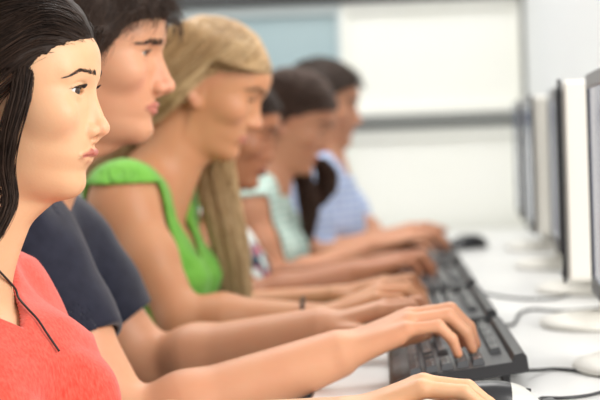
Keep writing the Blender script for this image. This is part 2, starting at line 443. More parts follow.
# ------------------------------------------------------------------ hands
def hand(vol, wrist, fwd, up, right, sc=1., bend=(8, 66, 90), nails=None, spread=1., thumb=None, pinch=0):
    f = np.asarray(fwd, float); f /= np.linalg.norm(f); u = np.asarray(up, float); u = u-f*(u@f); u /= np.linalg.norm(u)
    l = np.cross(u, f); sg = 1 if right else -1; s = sc/1000
    T = lambda p: np.asarray(wrist)+s*(p[0]*f+p[1]*sg*l+p[2]*u)
    kn = [(88, 25, 3), (92, 5, 6), (86, -15, 4), (77, -32, -1)]; cp = [(6, 13, 0), (6, 4, 2), (6, -6, 1), (6, -15, -1)]
    rk = [10.3, 10.4, 9.8, 8.8]; H = vol
    for i in range(4): H.cone(T(cp[i]), T(kn[i]), 14*s, rk[i]*s, .014*sc if i == 0 else .011*sc, pad=.012)
    H.cone(T((20, 8, -6)), T((70, -4, -6)), 14*s, 9*s, .01, pad=.012)
    H.cone(T((20, -18, -5)), T((66, -30, -6)), 12*s, 8*s, .008, pad=.012)
    seg = [(44, 26, 20), (48, 30, 21), (44, 28, 20), (35, 21, 18)]; yw = [5*spread, 0, -5*spread, -12*spread]
    for i in range(4):
        p = A(*kn[i]); P = [p]; b = bend[i] if hasattr(bend[0], '__len__') else bend
        for j in range(3):
            a = R(b[j]); y = R(yw[i]); p = p+seg[i][j]*A(math.cos(a)*math.cos(y), math.cos(a)*math.sin(y), -math.sin(a)); P.append(p)
        r = [9.0, 8.2, 7.3, 6.0] if i < 3 else [7.8, 7.0, 6.3, 5.3]
        if i == 0: r = [9.3, 8.3, 7.4, 6.0]
        F_ = Vol.__new__(Vol)
        W = [T(q) for q in P]
        def fn(x, y_, z, W=W, r=r):
            d = cone(x, y_, z, W[0], W[1], r[0]*s, r[1]*s)
            d = smin(d, cone(x, y_, z, W[1], W[2], r[1]*s, r[2]*s), .003); return smin(d, cone(x, y_, z, W[2], W[3], r[2]*s, r[3]*s), .003)
        H.do(fn, np.min(W, 0)-.01, np.max(W, 0)+.01, .004, pad=.01)
        if nails is not None:
            a = R(b[2]); nrm = A(math.sin(a), 0, math.cos(a)); q = P[3]-.30*seg[i][2]*(P[3]-P[2])/seg[i][2]
            nails.append((T(q+nrm*r[3]*.95), 6.0*s))
    th = thumb or [(22, 24, -9), (55, 44, -16), (82, 46, -22), (104, 40, -27)]
    W = [T(q) for q in th]; r = [15, 11, 9.4, 7]
    for j in range(3): H.cone(W[j], W[j+1], r[j]*s, r[j+1]*s, .009 if j == 0 else .003, pad=.012)

# ------------------------------------------------------------------ people
def person(label, group, c):
    """c: pose and looks"""
    Y = c['Y']; org = A(c['hip'][0], Y, 0); sc = c.get('size', 1.)
    root = empty('person', org); tag(root, label, 'person', group)
    hd = c['head']; hm = hd.o; fine = c.get('fine', .0022); mid = c.get('mid', .0034)
    yaw = R(c.get('yaw', 0)); cy, sy = math.cos(yaw), math.sin(yaw)
    lat = A(-sy, cy, 0); fwd = A(cy, sy, 0)
    hip, waist, chest, neckb = [A(*p) for p in (c['hip'], c['waist'], c['chest'], c['neck'])]
    for p in (hip, waist, chest, neckb):
        if abs(p[1]) < 1e-6: p[1] = Y
    shR, shL, elR, elL, wrR, wrL = [A(*c[k]) for k in ('shR', 'shL', 'elR', 'elL', 'wrR', 'wrL')]
    fem = c.get('fem', 1)
    allp = np.array([hip, shR, shL, elR, elL, wrR, wrL, hm])
    lo = allp.min(0); hi = allp.max(0)
    hr = .135*hd.sc*1000
    x0, x1 = min(lo[0]-.2, hm[0]-.14), max(hi[0], wrR[0], wrL[0])+.24
    y0, y1 = lo[1]-.12, hi[1]+.12
    xs = axis([(x0, hm[0]-.13, mid), (hm[0]-.13, hm[0]+.14, fine), (hm[0]+.14, x1, mid)])
    ys = axis([(y0, hm[1]-.10, mid), (hm[1]-.10, hm[1]+.10, fine), (hm[1]+.10, y1, mid)])
    zt = hm[2]-.115*hd.sc*1000
    zs = axis([(.36, .66, .009), (.66, zt, mid), (zt, hm[2]+.16, fine)])
    V = Vol(xs, ys, zs)
    # trunk
    fl = (lat, 1.42 if fem else 1.5); k = .05; g = sc
    V.cone(hip, waist, .118*g, .088*g if fem else .098*g, 0, flat=fl, pad=.07)
    V.cone(waist, chest, .088*g if fem else .098*g, .103*g if fem else .115*g, k, flat=fl, pad=.07)
    top = neckb+A(0, 0, -.055*g)-fwd*.015
    V.cone(chest, top, .100*g if fem else .112*g, .062*g, k, flat=(lat, 1.5), pad=.07)
    if fem:
        for sd in (-1, 1):
            q = chest+fwd*.062*g+lat*sd*.075*g+A(0, 0, -.005)
            V.cone(q, q+fwd*.03*g+A(0, 0, -.012), .058*g, .044*g, .035, pad=.07)
    V.cone(neckb+lat*.02*g, shL+A(0, 0, .012), .042*g, .047*g, .05, pad=.07); V.cone(neckb-lat*.02*g, shR+A(0, 0, .012), .042*g, .047*g, .05, pad=.07)
    ar = c.get('arm', 1.)*g
    for sh, el in ((shL, elL), (shR, elR)):
        V.cone(sh, sh+(el-sh)*.45, .056*ar, .047*ar, .045, pad=.07); V.cone(sh+(el-sh)*.45, el, .047*ar, .038*ar, .02, pad=.07)
    core = V.copy()
    # neck
    nk = c.get('nkr', .054)*g; hb = hd.world(c.get('nape', (-16, 0, -28)))
    V.cone(neckb+A(0, 0, -.03), hb, nk*1.12, nk, .03, pad=.06)
    V.cone(neckb+fwd*.024*g+A(0, 0, -.03), hd.world(c.get('throat', (10, 0, -66))), nk*.75, nk*.62, .025, pad=.06)
    # forearms and hands
    nails = []
    for el, wr, key, rt in ((elR, wrR, 'hR', True), (elL, wrL, 'hL', False)):
        q = el+(wr-el)*.28; fv = c[key]['fwd']
        V.cone(el, q, .040*ar, .043*ar, .02); V.cone(q, wr, .042*ar, c.get('wrist', .0245)*ar, .02, flat=(np.cross((wr-el), A(0, 0, 1)), 1.12))
        hk = dict(c[key]); hand(V, wr, hk.pop('fwd'), hk.pop('up', (0, 0, 1)), rt, hk.pop('sc', c.get('hsc', 1.)), nails=nails, **hk)
    # head
    hlo = hm-A(.135, .105, .135); hhi = hm+A(.15, .105, .155)
    V.do(hd.sdf, hlo, hhi, .012, pad=.004)
    # pelvis and thighs of the continuous body
    knee = {}
    for sd in (-1, 1):
        hp = hip+lat*sd*.085*g+A(0, 0, -.02); kn = A(c['knee'][0], Y+sd*.10*g, .50); knee[sd] = (hp, kn)
        V.cone(hp, kn, .082*g, .055*g, .04)
    P, Q = V.mesh(); P, Q = keep_big(P, Q)
    me = quadmesh('body', P-org, Q); body_geo = (P, Q)
    L = hd.loc(P[:, 0], P[:, 1], P[:, 2]); near = (np.abs(np.stack(L)).max(0) < 130)
    lip = np.zeros(len(P), np.float32); bl = np.zeros(len(P), np.float32)
    x, y, z = [q[near] for q in L]
    d = lips(x, y, z, hd.H); lip[near] = np.clip((1.3-d)/1.1, 0, 1)*(x > 60)*np.clip((27-np.abs(y))/3, 0, 1)
    b = .55*np.exp(-((x-70)/22)**2-((np.abs(y)-42)/16)**2-((z+14)/16)**2)+.5*np.exp(-((x-108)/12)**2-((z+18)/10)**2)+.6*np.clip((np.abs(y)-73)/6, 0, 1)
    bl[near] = np.clip(b, 0, 1)
    for q, r in nails: lip = np.maximum(lip, .45*np.clip((r*1.15-np.linalg.norm(P-q, axis=1))/(r*.3), 0, 1))
    for nm, arr in (('lip', lip), ('blush', bl)):
        at_ = me.attributes.new(nm, 'FLOAT', 'POINT'); at_.data.foreach_set('value', arr.astype(np.float32))
    link('body', me, c['skin'], root)
    # ---- shirt
    S = c['shirt']; off = S.get('off', .011)
    sl, G = core.region(A(-9, -9, hip[2]-.08), A(9, 9, 9)); x, y, z = G
    f = core.F[sl]
    fo = S.get('fold', .006); fd = S.get('fdir', (1, 1, .5))
    wx = x*14*fd[0]+2*z; wy = y*14*fd[1]-1.5*x; wz = z*14*fd[2]+3*x
    fold = fo*(vnoise(wx, wy, wz)*.55+.3*vnoise(wx*2.2+5, wy*2.2, wz*2.2))
    rn = np.clip(1-np.abs(vnoise(x*9*fd[0]*1.4+9-z*6, y*9*fd[1]+4, z*9*fd[2]*1.2+x*5))*1.5, 0, 1)**2; fold = fold+S.get('crease', .5)*fo*(rn-.3)
    hem = np.clip((hip[2]+.10-z)/.2, 0, 1)*.012
    o_ = f-np.maximum(off+fold+hem, .0075)
    sh = smax(o_, -(f-.0035), .002)
    # sleeves
    for s_, e_, t in ((shR, elR, S['sleeve'][0]), (shL, elL, S['sleeve'][1])):
        ax_ = (e_-s_); Ln = np.linalg.norm(ax_); ax_ = ax_/Ln; cpt = s_+ax_*Ln*t
        dd = (x-cpt[0])*ax_[0]+(y-cpt[1])*ax_[1]+(z-cpt[2])*ax_[2]
        rr = np.sqrt(np.maximum((x-cpt[0])**2+(y-cpt[1])**2+(z-cpt[2])**2-dd**2, 0))
        if S.get('cap'):    # cut-away armhole: only the arm side of the plane goes
            so_ = ((x-s_[0])*lat[0]+(y-s_[1])*lat[1])*(1 if s_ is shL else -1)+S.get('inset', .028)
            if 'ztop' in S: sh = smax(sh, np.where((rr < .16), np.minimum(so_, s_[2]+S['ztop']-z), -.2), .004)
            else: sh = smax(sh, np.where(rr < .14, np.minimum(np.maximum(dd, so_-.028), so_), -.2), .003)
        else:
            sh = smax(sh, np.where((rr < .13) & (dd > -.05), dd, -.2), .003)
    sh = smax(sh, (hip[2]-.06)-z, .003)
    # neckline: remove what lies inside the opening solid
    nl = S['neck']; nb = neckb+A(0, 0, nl.get('dz', 0))
    u = (x-nb[0])*fwd[0]+(y-nb[1])*fwd[1]; v = np.abs((x-nb[0])*lat[0]+(y-nb[1])*lat[1]); h = z-nb[2]
    rad = nl['r']; dep = nl['v']                                # width at the collar, depth of the front point
    if nl.get('vee'):
        tt = np.clip((h+dep)/dep, 0, 1.6); opn = np.where(u > -.0, v-rad*tt, v*0+np.sqrt(v*v+u*u)-rad)
        opn = np.maximum(opn, -(h+np.where(u > 0, dep, .0)+.0))
    else:
        hh = h+np.clip((u+.05)/.14, 0, 1)*dep; opn = np.maximum(np.sqrt(v*v+(u-.015)**2*.8)-rad, -hh)
    sh = smax(sh, -opn, .004)
    W = Vol.__new__(Vol); W.ax = tuple(core.ax[i][sl[i]] for i in range(3)); W.F = sh.astype(np.float32)
    W.F[0] = W.F[-1] = .1; W.F[:, 0] = W.F[:, -1] = .1; W.F[:, :, 0] = W.F[:, :, -1] = .1
    P, Q = W.mesh(); P, Q = keep_big(P, Q, .03)
    so = link('shirt', quadmesh('shirt', P-org, Q), S['mat'], root)
    BP, BQ = body_geo; bvh = None
    if c.get('bvh'): bvh = BVHTree.FromPolygons([Vector(p) for p in P]+[Vector(p) for p in BP], [tuple(map(int, q)) for q in Q]+[tuple(map(int, q)) for q in BQ+len(P)])
    # ---- trousers and shoes
    zz = axis([(.03, .72, .009)]); T = Vol(axis([(hip[0]-.2, c['knee'][0]+.12, .009)]), axis([(Y-.26, Y+.26, .009)]), zz)
    T.cone(hip, hip+(waist-hip)*.3, .128*g, .115*g, 0, flat=fl)
    fx = c['knee'][0]+.02
    for sd in (-1, 1):
        hp, kn = knee[sd]; T.cone(hp, kn, .092*g, .066*g, .03); T.cone(kn, A(fx-.03, kn[1], .10), .064*g, .052*g, .02)
    T.F = smax(T.F, .05-T.ax[2].reshape(1, 1, -1).astype(np.float32), 0)+.0
    T.F = T.F+.003*vnoise(*[a_.reshape(sh_)*22 for a_, sh_ in zip(T.ax, ((-1, 1, 1), (1, -1, 1), (1, 1, -1)))]).astype(np.float32)
    P, Q = T.mesh(); link('trousers', quadmesh('trousers', P-org, Q), c['jeans'], root)
    for sd in (-1, 1):
        kn = knee[sd][1]; bx = A(fx-.05, kn[1], 0)
        T = Vol(axis([(bx[0]-.08, bx[0]+.24, .006)]), axis([(bx[1]-.07, bx[1]+.07, .006)]), axis([(-.01, .14, .006)]))
        T.cone(bx+A(0, 0, .03), bx+A(.15, 0, .028), .036, .040, 0); T.cone(bx+A(0, 0, .04), bx+A(.02, 0, .11), .038, .042, .03)
        T.F = smax(T.F, .0-T.ax[2].reshape(1, 1, -1).astype(np.float32), .004)
        P, Q = T.mesh(); link('shoe', quadmesh('shoe', P-org, Q), c.get('shoe', MAT['shoe']), root)
    # ---- eyes
    for sd in (-1, 1):
        vs = []; fs = []; mi = []; nR, nS = 20, 28; gz = c.get('gaze', (0, 0))
        Mg = np.array(Matrix.Rotation(R(gz[0]), 3, 'Z') @ Matrix.Rotation(R(gz[1]), 3, 'Y'))
        for i in range(nR+1):
            a = math.pi*(i/nR)**1.25
            for j in range(nS):
                b_ = 2*math.pi*j/nS; rr = 12.6+(.7*max(0, 1-a/.5)**.8)
                vs.append(hd.world(A(66.5, sd*32, 20)+Mg @ A(rr*math.cos(a), rr*math.sin(a)*math.cos(b_), rr*math.sin(a)*math.sin(b_))))
        for i in range(nR):
            a = math.pi*((i+.5)/nR)**1.25
            for j in range(nS):
                fs.append((i*nS+j, i*nS+(j+1) % nS, (i+1)*nS+(j+1) % nS, (i+1)*nS+j)); mi.append(2 if a < .2 else 1 if a < .50 else 0)
        me = quadmesh('eye', np.array(vs)-org, np.array(fs), True, mi); link('eye', me, [MAT['sclera'], c['iris'], MAT['pupil']], root)
    # ---- brows and lashes
    for sd in (-1, 1):
        n = c.get('brown', 170); t = RNG.uniform(0, 1, n); br = c.get('brow', dict(w=3.2, z=(38, 44.5, 37)))
        yy = 11+t*41; zz_ = np.interp(t, [0, .25, .6, 1], [br['z'][0], (br['z'][0]+br['z'][1])/2, br['z'][1], br['z'][2]])+RNG.uniform(-1, 1, n)*br['w']*np.interp(t, [0, .3, 1], [.9, 1, .3])
        P0 = np.stack([np.interp(t, [0, 1], [94, 66]), sd*yy, zz_], 1); P0 = hd.onto(P0, .2, 6)
        dr = np.stack([-.3-t*.4, sd*(.7+.3*t), .75-1.2*t], 1); dr /= np.linalg.norm(dr, axis=1, keepdims=True)
        P1 = hd.onto(P0+dr*3.2, .7, 4); P2 = hd.onto(P0+dr*6.2, .9, 4)
        Sx = hd.world(np.stack([P0, P1, P2], 1).reshape(-1, 3)).reshape(n, 3, 3)
        to_obj('eyebrow', [strands_mesh('e', Sx, np.full(n, br.get('r', .00034)), None, None)], c['browmat'], root, org)
        op = hd.H['open']; n = 34; v = np.linspace(-13.5, 14, n); up = hd.H['eyeup']*op*(1-np.abs(v/14.5)**2.2)-(1-op)*2.5; zz_ = 20+.07*v+up
        dx2 = np.maximum(14.2**2-v**2-(zz_-20)**2, 1); base = np.stack([66.5+np.sqrt(dx2), sd*(32+v), zz_], 1)
        ll = c.get('lash', 7.); dr = np.stack([np.full(n, .85), sd*v/14.*.55, np.full(n, .12)], 1)
        Sx = np.stack([base-dr*1.2, base+dr*ll*.45+A(0, 0, -.3), base+dr*ll*.8+A(0, 0, .9), base+dr*ll+A(0, 0, 2.6)], 1)
        Sx = hd.world(Sx.reshape(-1, 3)).reshape(n, 4, 3)
        mb = MB(); mb.tube([hd.world(q+A(.2, 0, .2))-org for q in base], c.get('liner', .00075) if fem else .0005, 5)
        lv = np.array(mb.v); lf = [f_ for f_ in mb.f if len(f_) == 4]
        p1 = strands_mesh('l', Sx, np.full(n, .00026), None, None, .2)
        to_obj('eyelashes', [p1, (lv+org, np.array(lf))], MAT['lash'], root, org)
    # ---- hair
    Hc = c['hair']; line = Hc['line']
    capo = Hc.get('cap', 5.)
    st = max(fine, .0022); T = Vol(*[axis([(hm[i]-q, hm[i]+q2, st)]) for i, q, q2 in ((0, .135, .13), (1, .105, .105), (2, .12, .165))])
    def capf(x, y, z):
        lx, ly, lz = hd.loc(x, y, z); f = head_sdf(lx, ly, lz, hd.H)
        f = np.where((np.abs(ly) > 66) & (lz < 36) & (lx > -34) & (lx < 16), f+6, f)
        n_ = vnoise(lx/22, ly/22, lz/22)*Hc.get('lump', 1.2)+vnoise(lx/5, ly/5, lz/14)*.5
        d = smax(f-capo*np.clip((lz-hairline(lx, line))/Hc.get('ramp', 14), .08, 1)-n_*np.clip((lz-hairline(lx, line))/14, 0, 1), -(f+2.5), 1)
        return smax(d, hairline(lx, line)-lz+1.5*vnoise(lx/4, ly/4, lz/4), 2)*hd.sc
    T.F = np.asarray(capf(*[a_.reshape(s_).astype(np.float32) for a_, s_ in zip(T.ax, ((-1, 1, 1), (1, -1, 1), (1, 1, -1)))]), np.float32)
    P, Q = T.mesh(); P, Q = keep_big(P, Q, .05)
    hair = link('hair', quadmesh('hair', P-org, Q), Hc['mat'], root)
    fn = None
    if Hc.get('body'):
        nbl = np.stack(hd.loc(*neckb)); sRl = np.stack(hd.loc(*shR)); sLl = np.stack(hd.loc(*shL)); chl = np.stack(hd.loc(*chest)); hpl = np.stack(hd.loc(*waist))
        def fn(P):
            f = hd.lsdf(P); x, y, z = P.T
            f = np.minimum(f, cone(x, y, z, nbl, (-14, 0, -28), 60, 54)); f = np.minimum(f, cone(x, y, z, nbl, sRl, 58, 66)); f = np.minimum(f, cone(x, y, z, nbl, sLl, 58, 66))
            return np.minimum(f, cone(x, y, z, chl, nbl, 125, 70))
    parts = []; tone = []
    for L_ in Hc['layers']:
        P0 = roots(hd, L_['n'], L_.get('line', line))
        if 'where' in L_: P0 = P0[L_['where'](P0)]
        n = len(P0); off = RNG.uniform(*L_['off'], n)
        Sx = grow(hd, P0, L_['field'], RNG.uniform(*L_['len'], n), L_.get('steps', 16), off, fn=fn, wob=L_.get('wob', .12), stiff=L_.get('stiff', .55), lift=L_.get('lift', 0.))
        Sx = hd.world(Sx.reshape(-1, 3)).reshape(Sx.shape)
        tone.append(n); parts.append(strands_mesh('h', Sx, RNG.uniform(.7, 1.2, n)*L_['r']/1000, None, None))
    for g_, n, sp, r in Hc.get('locks', ()):
        tone.append(n); parts.append(strands_mesh('h', lock(hd, g_, n, sp, frizz=Hc.get('frizz', 1.)), RNG.uniform(.7, 1.2, n)*r/1000, None, None))
    if 'curls' in Hc:
        n, pts, ln = Hc['curls']; P0 = np.array([pts[i] for i in RNG.integers(0, len(pts), n)])+RNG.normal(0, .0022, (n, 3)); d = RNG.standard_normal((n, 3))*A(1, .6, 1)+A(.35, 0, .1); Sx = [P0]
        for i in range(9):
            d = d+RNG.standard_normal((n, 3))*.9; d /= np.linalg.norm(d, axis=1, keepdims=True); Sx.append(Sx[-1]+d*ln/9)
        tone.append(n); parts.append(strands_mesh('h', np.stack(Sx, 1), np.full(n, .00022), None, None))
    if parts: to_obj('hair_strands', parts, Hc.get('smat', Hc['mat']), hair, org, tone)
    return root, bvh, org

MAT = dict(
    shoe=mat('shoe_leather', (.06, .055, .05), .5),
    sclera=mat('eye_white', (.66, .63, .60), .25, spec=.6),
    pupil=mat('pupil', (.004, .004, .004), .08, spec=.8),
    lash=mat('lash', (.012, .009, .008), .5))
IR_BROWN = mat('iris_brown', (.045, .02, .009), .12, spec=.8, nodes=noise_col((.05, .022, .01), (.025, .011, .006), 500))
IR_GREEN = mat('iris_hazel', (.10, .075, .04), .12, spec=.8)
def heather(c1, c2): return noise_col(c1, c2, 330, 3, (1, 1, .35), .3, .7, .25, 900)
CORAL = mat('coral_jersey', (.8, .1, .07), .85, spec=.2, sheen=.3, nodes=heather((.57, .045, .026), (.66, .10, .066)))
NAVY = mat('navy_cotton', (.02, .025, .05), .9, spec=.2, sheen=.2, nodes=noise_col((.013, .0145, .026), (.019, .021, .036), 60, 4, bump=.2, bscale=900))
GREEN = mat('green_cotton', (.2, .55, .06), .85, spec=.2, sheen=.2, nodes=noise_col((.15, .42, .05), (.185, .47, .065), 40, 4, bump=.2, bscale=900))
JEANS = mat('denim', (.05, .08, .16), .9, spec=.2, nodes=noise_col((.045, .07, .15), (.07, .10, .2), 200, 4))
GREYJ = mat('grey_twill', (.08, .08, .085), .9, spec=.2, nodes=noise_col((.07, .07, .075), (.1, .1, .105), 200, 4))
SK1 = skin('skin_light_warm', (.69, .405, .23), (.40, .12, .085), (.74, .34, .21))
SK2 = skin('skin_light_pink', (.62, .318, .182), (.47, .16, .115), (.75, .32, .22))
SK3 = skin('skin_tanned', (.60, .295, .15), (.50, .18, .13), (.72, .32, .2))
SK4 = skin('skin_deep_brown', (.40, .17, .085), (.24, .07, .05), (.32, .11, .06))
SK5 = skin('skin_olive', (.60, .295, .17), (.55, .2, .16), (.66, .27, .17))
HAIR_BLK = hairmat('hair_black_brown', (.015, .0095, .0075), (.055, .032, .022), .5, .14)
HAIR_BRN = hairmat('hair_dark_brown', (.03, .017, .012), (.06, .035, .023), .5, .3)
HAIR_P5 = hairmat('hair_chestnut', (.055, .028, .019), (.11, .06, .04), .5, .35)
HAIR_BLD = hairmat('hair_blonde', (.36, .19, .07), (.88, .66, .37), .42)
BROW_D = mat('brow_dark', (.03, .018, .012), .6); BROW_B = mat('brow_brown', (.16, .085, .04), .6)
# ------------------------------------------------------------------ the six students
def head_at(px, local, Y, yaw=0, pitch=0, roll=0, sc=1., **kw):
    """head whose local point (mm) shows at pixel px of the photo, its middle at depth Y"""
    h = Head((0, 0, 0), yaw, pitch, roll, sc, **kw); v = h.world(local)
    h.o = at(px[0], px[1], Y+v[1])-v; return h
GRP = 'students typing in a row at the long desk'
back = lambda k, d=.7: (lambda P: np.stack([np.full(len(P), -k), .10*np.sign(P[:, 1])*(P[:, 2] > 30), np.full(len(P), -d)], 1))

def hair_p1(P):
    x, y, z = P.T
    low = np.clip((25-z)/50, 0, 1); top = np.clip((z-95)/30, 0, 1)
    fr = np.clip((x-40)/25, 0, 1)*np.clip((z-30)/30, 0, 1); sg = np.where(y < 4, -1., 1.)
    bk = np.clip((-x-62)/35, 0, 1); gr = 1-.95*bk
    return np.stack([(-.72*(1-low)-(.06+.5*np.clip((x+75)/60, 0, 1))*low-.2*top)*gr, sg*(.25*top+1.1*fr-.04*low)*gr, ((-.70*(1-.8*top)-.9*low)*(1-fr)+.25*fr)*gr-bk], 1)
E1 = (80, -32, 20)
h1 = head_at((80.5, 91.5), E1, 1.93, yaw=-5, pitch=7, roll=0, sc=.93, nas=(83.5, 28), tip=(108, -18), nw=15, bridge=5.5, sub=98,
             uplip=96.5, lolip=89.5, chin=(74, -83), chinr=12, open=1., eyeup=5.8, eyelo=3.7, orb=.72, cran=91, browx=-4, lip=.95, cheek=.3,
             D=[54, 68, 77, 83.5, 84, 83.5, 88, 91.5, 91, 90, 87.5, 85, 83, 82.5, 85, 86, 86, 81, 68, 38], W=[30, 41, 47, 52, 54.5, 57, 58.5, 60.5, 62.5, 65, 68, 70, 71, 72, 72.5, 72, 70, 62, 45, 20])
def p1():
    L1 = ([-110, -70, -35, -12, 0, 12, 25, 40, 60, 76, 84, 100], [-70, -66, -50, -20, -2, 8, 26, 50, 66, 75, 79, 82])
    return person('young woman in a coral V-neck T-shirt with long dark hair, seated nearest, looking ahead', GRP, dict(
        bvh=True, gaze=(-9, 2), Y=1.93, hip=(-.60, 0, .53), waist=(-.53, 0, .66), chest=(-.437, 0, .80), neck=(-.458, 0, .92), yaw=-26, size=.93, fem=1,
        shR=(-.535, 1.775, .865), shL=(-.43, 2.08, .862), elR=(-.36, 1.64, .70), elL=(-.31, 2.09, .71), wrR=(-.05, 1.60, .782), wrL=(-.042, 1.875, .768),
        hR=dict(fwd=(1, .1, -.02)), hL=dict(fwd=(1, .06, .36), bend=((26, 60, 74), (28, 60, 76), (30, 62, 78), (32, 60, 78)), thumb=[(22, 24, -5), (52, 42, -10), (80, 40, -18), (102, 30, -30)]),
        hsc=.93, head=h1, knee=(-.17,), nkr=.054, fine=.0014, mid=.0032, skin=SK1, iris=IR_BROWN, browmat=BROW_D, jeans=JEANS,
        lash=8.0, liner=.00105, brown=120, brow=dict(w=1.7, z=(39, 43, 35), r=.00026),
        shirt=dict(mat=CORAL, off=.010, fold=.006, fdir=(.6, .8, 1.2), sleeve=(.75, .75), neck=dict(r=.108, v=.072, vee=True, dz=.02)),
        hair=dict(line=L1, mat=HAIR_BLK, cap=7, ramp=34, curls=(150, [at(85, 22, 1.96), at(89, 28, 1.955), at(92, 33, 1.95), at(95, 36, 1.95), at(96, 40, 1.95), at(99, 34, 1.95), at(94, 44, 1.95)], .016), body=True, lump=.8,
                  layers=[dict(n=4600, off=(7, 12.5), len=(300, 420), field=hair_p1, r=.42, steps=30, stiff=.45, wob=.06),
                          dict(n=1500, off=(1., 7), len=(40, 95), field=hair_p1, r=.24, steps=14, wob=.14, line=(L1[0], [v-4 for v in L1[1]]),
                               where=lambda P: (P[:, 0] > 8) & (P[:, 2] < hairline(P[:, 0], L1)+12)),
                          dict(n=170, off=(12, 15), len=(14, 34), field=lambda P: np.stack([np.full(len(P), .6), RNG.uniform(-.6, .6, len(P)), RNG.uniform(-.5, .9, len(P))], 1), r=.26, steps=8, wob=.5,
                               where=lambda P: (P[:, 0] > 60) & (P[:, 1] > -5))],
                  locks=[([at(24, 68, 1.862), at(19, 98, 1.853), at(9, 135, 1.848), at(5, 170, 1.85), at(9, 200, 1.85), at(-1, 226, 1.84), at(-18, 250, 1.825), at(-50, 268, 1.805), at(-95, 278, 1.795)], 420, [.010, .011, .009, .008, .0075, .007, .006], .34)])))

h2 = head_at((147, 54), E1, 2.52, yaw=-2, pitch=8, sc=1.0, nas=(89, 30), tip=(117, -19), nw=16, bridge=7, sub=99, brow=2.5, jaw=2,
             uplip=98, lolip=96, chin=(82, -84), chinr=13, orb=.8, open=.8, lip=.9, cheek=.8)
def short_field(P):
    x, y, z = P.T; f = np.clip((x-10)/60, 0, 1)*np.clip((z-60)/40, 0, 1)
    return np.stack([.7*f-.35*(1-f), .25*np.sign(y), -.75*(1-f)-.1*f], 1)
def p2():
    L2 = ([-110, -70, -40, -14, 4, 10, 18, 24, 28, 38, 46, 54, 72, 84, 92], [-40, -40, -34, -20, -4, -12, -14, -10, 14, 25, 34, 51, 63, 66, 68])
    return person('young man in a navy T-shirt with short dark brown hair, beside the woman in coral', GRP, dict(
        Y=2.52, throat=(-14, 0, -60), nape=(-26, 0, -30), hip=(-.64, 0, .55), waist=(-.61, 0, .70), chest=(-.555, 0, .845), neck=(-.505, 0, .965), yaw=-3, size=1.0, fem=0,
        shR=(-.45, 2.335, .92), shL=(-.475, 2.70, .91), elR=(-.312, 2.27, .700), elL=(-.335, 2.70, .725), wrR=(-.058, 2.305, .783), wrL=(-.085, 2.60, .785),
        wrist=.028, hR=dict(fwd=(1, .22, .38), sc=1.10, bend=(14, 66, 90)), hL=dict(fwd=(1, -.12, .26)),
        hsc=1.0, arm=1.06, head=h2, knee=(-.14,), nkr=.060, fine=.002, mid=.0034, skin=SK2, iris=IR_GREEN, browmat=BROW_D, jeans=GREYJ, lash=5.5, gaze=(0, 10),
        brown=200, brow=dict(w=3.2, z=(36.5, 40, 34.5), r=.00032),
        shirt=dict(mat=NAVY, off=.012, fold=.015, fdir=(.9, .5, .55), sleeve=(.56, .68), neck=dict(r=.072, v=.02)),
        hair=dict(line=L2, mat=HAIR_BRN, cap=11, lump=2.5,
                  layers=[dict(n=5200, off=(9, 18), len=(22, 46), field=short_field, r=.4, steps=9, wob=.45, lift=.7)])))

def hair_p3(P):
    x, y, z = P.T; low = np.clip((10-z)/40, 0, 1); top = np.clip((z-96)/20, 0, 1); fr = np.clip((x-5)/20, 0, 1)*np.clip((88-z)/18, 0, 1)
    sg = np.where(y < 8, -1., 1.); X = -.40*(1-fr)-1.0*fr; Z = -.85*(1-fr)-.02*fr
    X = X*(1-top)+.05*top; Z = Z*(1-top)-.25*top; Yc = sg*(1.*top+.25*fr+1.3*np.clip((x-50)/30, 0, 1))
    rd = (y < 30)                                     # gathered round the nape to the far shoulder
    X = X*(1-low)+np.where(rd, -.45, -.1)*low; Yc = Yc*(1-low)+np.where(rd, .95, .1)*low; Z = Z*(1-low)-.75*low
    return np.stack([X, Yc, Z], 1)
h3 = head_at((251, 100.5), E1, 3.17, yaw=-4, pitch=25, sc=.95, nas=(86, 30), tip=(112, -16), nw=14, bridge=5.5, sub=97, open=.35, orb=.75, cheek=.4, chin=(80, -84), chinr=10)
def p3():
    L3 = ([-110, -70, -40, -16, 4, 14, 22, 40, 60, 80, 95, 105], [-72, -66, -46, -10, 24, 42, 47, 52, 60, 68, 74, 76])
    return person('young woman in a green top with long blonde hair, looking down at her typing hands', GRP, dict(
        Y=3.17, hip=(-.57, 0, .53), waist=(-.49, 0, .67), chest=(-.415, 0, .835), neck=(-.385, 0, .980), yaw=-4, size=.95, fem=1,
        shR=(-.405, 3.00, .950), shL=(-.385, 3.335, .945), elR=at(181, 320, 2.92), elL=at(200, 318, 3.42), wrR=at(328, 318, 2.93), wrL=at(335, 298, 3.30),
        hR=dict(fwd=(1, .18, .44), bend=(24, 64, 88)), hL=dict(fwd=(1, -.1, .24)), hsc=1.0, arm=.93, head=h3, knee=(-.17,), nkr=.050, fine=.0026, mid=.0038,
        skin=SK3, iris=IR_GREEN, browmat=BROW_B, jeans=JEANS, gaze=(0, 22), brown=150, lash=6,
        shirt=dict(mat=GREEN, off=.010, fold=.006, fdir=(.6, .8, 1.), sleeve=(.16, .16), cap=True, inset=-.004, ztop=.034, neck=dict(r=.092, v=.14, vee=True, dz=.0)),
        hair=dict(line=L3, mat=HAIR_BLD, cap=5, ramp=30, body=True, lump=1.5,
                  layers=[dict(n=4200, off=(4, 10), len=(230, 330), field=hair_p3, r=.7, steps=26, stiff=.5, wob=.06)],
                  locks=[([at(212, 118, 3.24), at(213, 150, 3.26), at(218, 190, 3.27), at(228, 240, 3.26), at(236, 290, 3.25), at(240, 328, 3.24)], 800, [.03, .034, .036, .034, .028, .016], .7)])))

